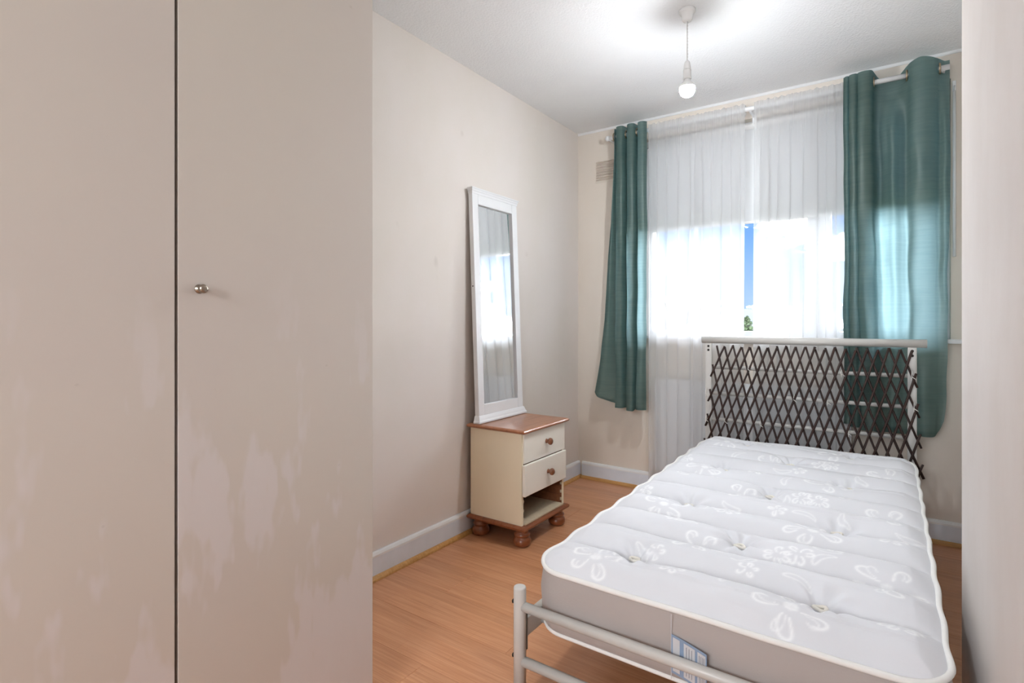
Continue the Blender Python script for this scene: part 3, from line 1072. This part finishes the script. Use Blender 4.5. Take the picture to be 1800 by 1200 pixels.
for j, y in enumerate(GY):
    for i, x in enumerate(GX):
        X_, Y_ = rc(x, y)
        d = edge_d(x, y)
        wob = (wave(y) - .5) * math.exp(-d / .03)
        if x - MX0 < .1: X_ -= wob * .006
        if MX1 - x < .1: X_ += wob * .0035
        vv.append((X_, Y_, topz(X_, Y_, d)))
ff = []
for j in range(nyg):
    for i in range(nxg):
        q = j * (nxg + 1) + i
        ff.append([q, q + 1, q + nxg + 2, q + nxg + 1])
top_o = make('top_panel', vv, ff, M['damask'], mt, True)
# woven flowers: a colour attribute drawn along the outlines
rf = random.Random(12)
D = np.zeros((nyg + 1, nxg + 1))
sx, sy = GX[1] - GX[0], GY[1] - GY[0]
def stamp(px, py, w_, a_):
    i0, j0 = int((px - MX0) / sx), int((py - MY0) / sy)
    for j in range(max(0, j0 - 3), min(nyg, j0 + 4) + 1):
        for i in range(max(0, i0 - 3), min(nxg, i0 + 4) + 1):
            v_ = a_ * math.exp(-(((GX[i] - px) ** 2 + (GY[j] - py) ** 2) / (w_ * w_)))
            if v_ > D[j, i]:
                D[j, i] = v_
def petal(cx, cy, ang, r0, r1, wd_, w_=.0030, a_=.9, tw=0.0, part=(0, 1)):
    n_ = int((r1 - r0) / .0011)
    for k_ in range(int(n_ * part[0]), int(n_ * part[1])):
        t = 2 * PI * k_ / n_
        u = (1 - math.cos(t)) / 2
        v_ = math.sin(t) * (.35 + .65 * u)
        rr = r0 + (r1 - r0) * u
        a = ang + tw * u
        stamp(cx + rr * math.cos(a) - v_ * wd_ * math.sin(a), cy + rr * math.sin(a) + v_ * wd_ * math.cos(a), w_ * (.8 + .5 * u), a_)
def flower(cx, cy, R, ang, npet=5, dot=True):
    for k_ in range(npet):
        a = ang + 2 * PI * k_ / npet
        q0 = rf.uniform(0, .25)
        r1 = R * rf.uniform(.85, 1.12)
        petal(cx, cy, a, R * .28, r1, R * .26, .0030, .95, rf.uniform(-.3, .3), (q0, q0 + rf.uniform(.6, .75)))
        if R > .05:
            petal(cx, cy, a, R * .40, r1 * .90, R * .17, .0022, .7, rf.uniform(-.2, .2), (.1, .8))
    if dot:
        for k_ in range(40):
            rr, a = R * .16 * math.sqrt(k_ / 40), k_ * 2.4
            stamp(cx + rr * math.cos(a), cy + rr * math.sin(a), .0045, .8)
big = []
for k in range(7):
    for q in range(2):
        cx = -.66 + q * .46 + (.21 if k % 2 else 0) + rf.uniform(-.02, .02)
        cy = 1.345 + k * .262 + rf.uniform(-.02, .02)
        if MX0 + .05 < cx < MX1 - .06:
            flower(cx, cy, .078, rf.uniform(0, 6))
            big.append((cx, cy))
for (cx, cy) in big:
    sxm = cx + .20 if cx + .20 < MX1 - .04 else cx - .2
    flower(sxm, cy + .05, .036, rf.uniform(0, 6), 6, False)
    flower(cx - .12 if cx - .12 > MX0 + .04 else cx + .12, cy + .14, .026, rf.uniform(0, 6), 5, False)
    for q in range(2):                    # curling leaves
        a = rf.uniform(0, 6.28)
        petal(cx + .13 * math.cos(a), cy + .13 * math.sin(a), a + .5, 0, .07, .014, .0026, .7, .8)
at = top_o.data.attributes.new('damask', 'FLOAT', 'POINT')
at.data.foreach_set('value', np.clip(D, 0, 1).reshape(-1).astype(np.float32))

# outline for borders and piping
def outline(off=0.0, n_=420):
    P = []
    segs = []
    w_, h_ = MX1 - MX0 - 2 * RC, MY1 - MY0 - 2 * RC
    per = 2 * (w_ + h_) + 2 * PI * RC
    for k_ in range(n_):
        s_ = per * k_ / n_
        for L_, fn in ((h_, lambda t: (MX0, MY1 - RC - t, -1, 0)), (PI * RC / 2, lambda t: (MX0 + RC - RC * math.cos(t / RC), MY0 + RC - RC * math.sin(t / RC), -math.cos(t / RC), -math.sin(t / RC))),
                       (w_, lambda t: (MX0 + RC + t, MY0, 0, -1)), (PI * RC / 2, lambda t: (MX1 - RC + RC * math.sin(t / RC), MY0 + RC - RC * math.cos(t / RC), math.sin(t / RC), -math.cos(t / RC))),
                       (h_, lambda t: (MX1, MY0 + RC + t, 1, 0)), (PI * RC / 2, lambda t: (MX1 - RC + RC * math.cos(t / RC), MY1 - RC + RC * math.sin(t / RC), math.cos(t / RC), math.sin(t / RC))),
                       (w_, lambda t: (MX1 - RC - t, MY1, 0, 1)), (PI * RC / 2, lambda t: (MX0 + RC - RC * math.sin(t / RC), MY1 - RC + RC * math.cos(t / RC), -math.sin(t / RC), math.cos(t / RC)))):
            if s_ <= L_:
                x, y, nx_, ny_ = fn(s_)
                break
            s_ -= L_
        wob = (.006 if nx_ < 0 else .0035) * (wave(y) - .5) * abs(nx_)
        P.append((x + nx_ * (off + wob), y + ny_ * (off + wob), nx_, ny_))
    return P
def edge_z(x, y):
    return ztop(y) + .004 * (wave(y) - .5) + .003 * noise.noise(Vector((x * 6, y * 6, 3)))
OUT = outline()
MB().tube([(x + nx_ * .002, y + ny_ * .002, edge_z(x, y)) for x, y, nx_, ny_ in OUT], .0068, 8, closed=True).build('top_piping', M['piping'], mt)
MZ0 = .232
MB().tube([(x - nx_ * .004, y - ny_ * .004, MZ0 + .006 + .012 * (y - MY0) / (MY1 - MY0)) for x, y, nx_, ny_ in OUT], .0060, 8, closed=True).build('bottom_piping', M['piping'], mt)
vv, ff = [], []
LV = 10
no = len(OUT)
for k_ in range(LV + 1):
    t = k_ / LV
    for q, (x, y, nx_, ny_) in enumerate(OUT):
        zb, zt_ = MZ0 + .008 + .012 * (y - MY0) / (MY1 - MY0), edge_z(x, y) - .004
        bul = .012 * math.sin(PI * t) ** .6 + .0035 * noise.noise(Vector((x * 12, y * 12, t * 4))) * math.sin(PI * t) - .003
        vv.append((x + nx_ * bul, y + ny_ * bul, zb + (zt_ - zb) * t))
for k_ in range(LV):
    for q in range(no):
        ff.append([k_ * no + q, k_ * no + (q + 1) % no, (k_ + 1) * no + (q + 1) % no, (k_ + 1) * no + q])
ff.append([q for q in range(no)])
make('side_border', vv, ff, M['mat_side_shaded'], mt, [True] * (len(ff) - 1) + [False])
for (a, b_) in TUFTS:
    z = topz(a, b_, edge_d(a, b_))
    pts = []
    for k_ in range(14):
        th_ = 2 * PI * k_ / 14
        rr = .0130 * (1 + .18 * math.sin(3 * th_ + a * 9))
        pts.append((a + rr * math.cos(th_), b_ + rr * .8 * math.sin(th_), z + .0185 + .001 * math.sin(2 * th_)))
    MB().tube(pts, .0044, 7, closed=True).add([(a + .009 * math.cos(2 * PI * q / 10), b_ + .008 * math.sin(2 * PI * q / 10), z + .0155) for q in range(10)], [list(range(10))]).build('tuft', M['tuft'], mt)
# care label sewn into the border at the foot end
lx, ly = -.418, MY0 - .014
lb = MB()
def card(x0, x1, z0, z1, d, mat, name, parent):
    vv, ff = [], []
    n_ = 8
    for i in range(n_ + 1):
        x = x0 + (x1 - x0) * i / n_
        t = (x - lx) / .085
        y_ = ly + .001 - .016 * t ** 1.4 - d if t > 0 else ly - d
        for z in (z0, z1):
            vv.append((x, y_, z - .012 * t))
    for i in range(n_):
        ff.append([2 * i, 2 * i + 2, 2 * i + 3, 2 * i + 1])
    nn = len(vv)
    vv += [(x, y_ + .0004, z) for x, y_, z in vv]
    ff += [[nn + q for q in f_][::-1] for f_ in ff]
    for i in range(n_):
        ff += [[2 * i, nn + 2 * i, nn + 2 * i + 2, 2 * i + 2], [2 * i + 1, 2 * i + 3, nn + 2 * i + 3, nn + 2 * i + 1]]
    ff += [[0, 1, nn + 1, nn], [2 * n_, nn + 2 * n_, nn + 2 * n_ + 1, 2 * n_ + 1]]
    return make(name, vv, ff, mat, parent, False)
lab = card(lx, lx + .085, .262, .352, 0, M['label_blue'], 'care_label', mt)
lab['label'] = 'blue and white sewn care label'
card(lx + .003, lx + .020, .268, .346, .0008, M['label_white'], 'printed_panel', lab)
card(lx + .030, lx + .057, .268, .346, .0008, M['label_white'], 'printed_panel', lab)
card(lx + .063, lx + .082, .268, .346, .0008, M['label_white'], 'printed_panel', lab)
for xx in (.036, .0425, .049, .067, .071, .075, .0785):
    card(lx + xx, lx + xx + .0010, .274, .340, .0014, M['label_ink'], 'printed_line', lab)
card(lx - .0015, lx, .245, .398, -.001, M['label_white'], 'seam', mt)

# ================================================================== pendant lamp
PXY = (-.696, 2.291)
pl = empty('pendant_light', (PXY[0], PXY[1], 2.0), 'bare lit bulb on a short flex from a white ceiling rose', 'light')
MB().lathe([(.034, 0), (.034, -.010), (.031, -.014), (.0235, -.016), (.0215, -.040), (.017, -.047), (.006, -.049)], (*PXY, ZC), 'Z', 32).build('ceiling_rose', M['white_plastic'], pl)
pts = [(PXY[0] + .0022 * math.sin(k * 1.15), PXY[1] + .0022 * math.cos(k * 1.15), 2.352 - k * (2.352 - 2.178) / 36) for k in range(37)]
fx = MB().tube(pts, .0016, 6)
fx.tube([(2 * PXY[0] - x, 2 * PXY[1] - y_, z) for x, y_, z in pts], .0016, 6)
fx.build('flex', M['white_plastic'], pl)
MB().lathe([(.004, 2.186), (.0095, 2.182), (.0135, 2.168), (.0155, 2.152), (.0155, 2.148)], (*PXY, 0), 'Z', 24).build('holder_cap', M['white_plastic'], pl)
MB().lathe([(.0165, 2.147), (.0170, 2.144), (.0160, 2.140), (.0160, 2.118), (.0172, 2.116), (.0172, 2.110), (.0150, 2.108)], (*PXY, 0), 'Z', 24).build('lamp_holder', M['white_plastic'], pl)
MB().lathe([(.0120, 2.112), (.0125, 2.104), (.0170, 2.098), (.0240, 2.091), (.0295, 2.0825), (.0314, 2.0755), (.0318, 2.0735)], (*PXY, 0), 'Z', 20).build('bulb_collar_shield', M['white_plastic'], pl)  # collar extended over the globe, shaped to shield the ceiling from bulb light
MB().lathe([(.0318, 2.0733), (.0321, 2.0705), (.0322, 2.068), (.0300, 2.053), (.0240, 2.043), (.0140, 2.036), (.003, 2.0345)], (*PXY, 0), 'Z', 20).build('bulb', M['bulb'], pl)

# ================================================================== outside the window
GZ = -2.75
struct(MB().box(-60, 60, 6, 90, GZ - .2, GZ).build('ground', M['grass']), 'lawn outside the window')
def house(x0, x1, y0, y1, eave, ridge, label):
    h = empty('house', ((x0 + x1) / 2, y0, GZ), label, 'house', 'houses outside the window')
    wl = MB().box(x0, x1, y0, y1, GZ, eave).build('wall', M['brick_far'], h)
    ym = (y0 + y1) / 2
    MB().prism([(y0 - .3, eave - .02), (y1 + .3, eave - .02), (ym, ridge)], 'X', x0 - .2, x1 + .2).build('roof', M['roof_far'], h)
    n_ = max(2, int((x1 - x0) / 1.8))
    for k_ in range(n_):
        xc = x0 + (k_ + .5) * (x1 - x0) / n_
        for zz in (GZ + .9, GZ + 3.0):
            if zz + 1.1 < eave:
                wf = MB().box(xc - .5, xc + .5, y0 - .04, y0 + .02, zz, zz + 1.1, .01).build('window', M['pvc'], h)
                MB().box(xc - .42, xc + .42, y0 - .05, y0 - .04, zz + .08, zz + 1.02).build('pane', M['label_ink'], wf)
    MB().box(x0 + .6, x0 + 1.1, ym - .3, ym + .3, ridge - .9, ridge + .5).build('chimney', M['brick_far'], h)
    return h
house(-10.6, -5.0, 27, 34, -.2, 1.75, 'low grey house beyond the left sheer curtain')
house(-4.3, -2.2, 27, 33, -.3, 1.55, 'small grey house beyond the right sheer curtain')
house(-1.2, 6.5, 30, 37, -.1, 1.9, 'long grey house beyond the wide teal curtain')
# bare tree
tr0 = Vector((-4.75, 15.0, GZ))
bt = empty('bare_tree', tr0, 'bare winter tree seen faintly through the left sheer curtain', 'tree')
r3 = random.Random(3)
MB().tube([tr0, tr0 + Vector((.03, 0, 1.2)), tr0 + Vector((-.02, 0, 2.5)), tr0 + Vector((.04, 0, 3.3))], [.14, .11, .09, .07], 8).build('trunk', M['bark'], bt)
br_ = MB()
def branch(p, d, L_, r_, lev):
    q = p + d * L_ * .5 + Vector((r3.uniform(-.05, .05), r3.uniform(-.05, .05), 0)) * L_
    e_ = p + d * L_
    br_.tube([p, q, e_], [r_, r_ * .8, r_ * .6], 5)
    if lev > 0:
        for _ in range(3):
            nd = (d + Vector((r3.uniform(-.7, .7), r3.uniform(-.7, .7), r3.uniform(-.1, .5)))).normalized()
            branch(p + d * L_ * r3.uniform(.5, 1), nd, L_ * r3.uniform(.55, .75), r_ * .55, lev - 1)
for k in range(7):
    a = k * .9
    branch(tr0 + Vector((0, 0, 2.6 + .1 * k)), Vector((math.cos(a) * .6, math.sin(a) * .6, .9)).normalized(), 1.1, .045, 3)
br_.build('branches', M['bark'], bt)
# evergreen in the gap
eg0 = Vector((-3.62, 18.0, GZ))
eg = empty('evergreen_shrub', eg0, 'small green shrub visible in the gap between the sheers', 'shrub')
MB().tube([eg0, eg0 + Vector((0, 0, 2)), eg0 + Vector((0, 0, 3.4))], [.10, .07, .03], 8).build('trunk', M['bark'], eg)
lf = MB()
for k in range(1600):
    h_ = r3.uniform(.5, 4.0)
    R_ = .75 * math.sin(min(1, (4.05 - h_) / 2.4) * PI / 2) * math.sqrt(r3.random())
    a = r3.uniform(0, 6.28)
    c = eg0 + Vector((R_ * math.cos(a), R_ * math.sin(a), h_))
    u = Vector((r3.gauss(0, 1), r3.gauss(0, 1), r3.gauss(0, 1))).normalized() * .07
    v_ = u.cross(Vector((r3.gauss(0, 1), r3.gauss(0, 1), r3.gauss(0, 1)))).normalized() * .04
    lf.add([c - u, c + v_, c + u, c - v_], [[0, 1, 2, 3]])
o = lf.build('foliage', M['leaf'], eg)
o['kind'] = 'stuff'
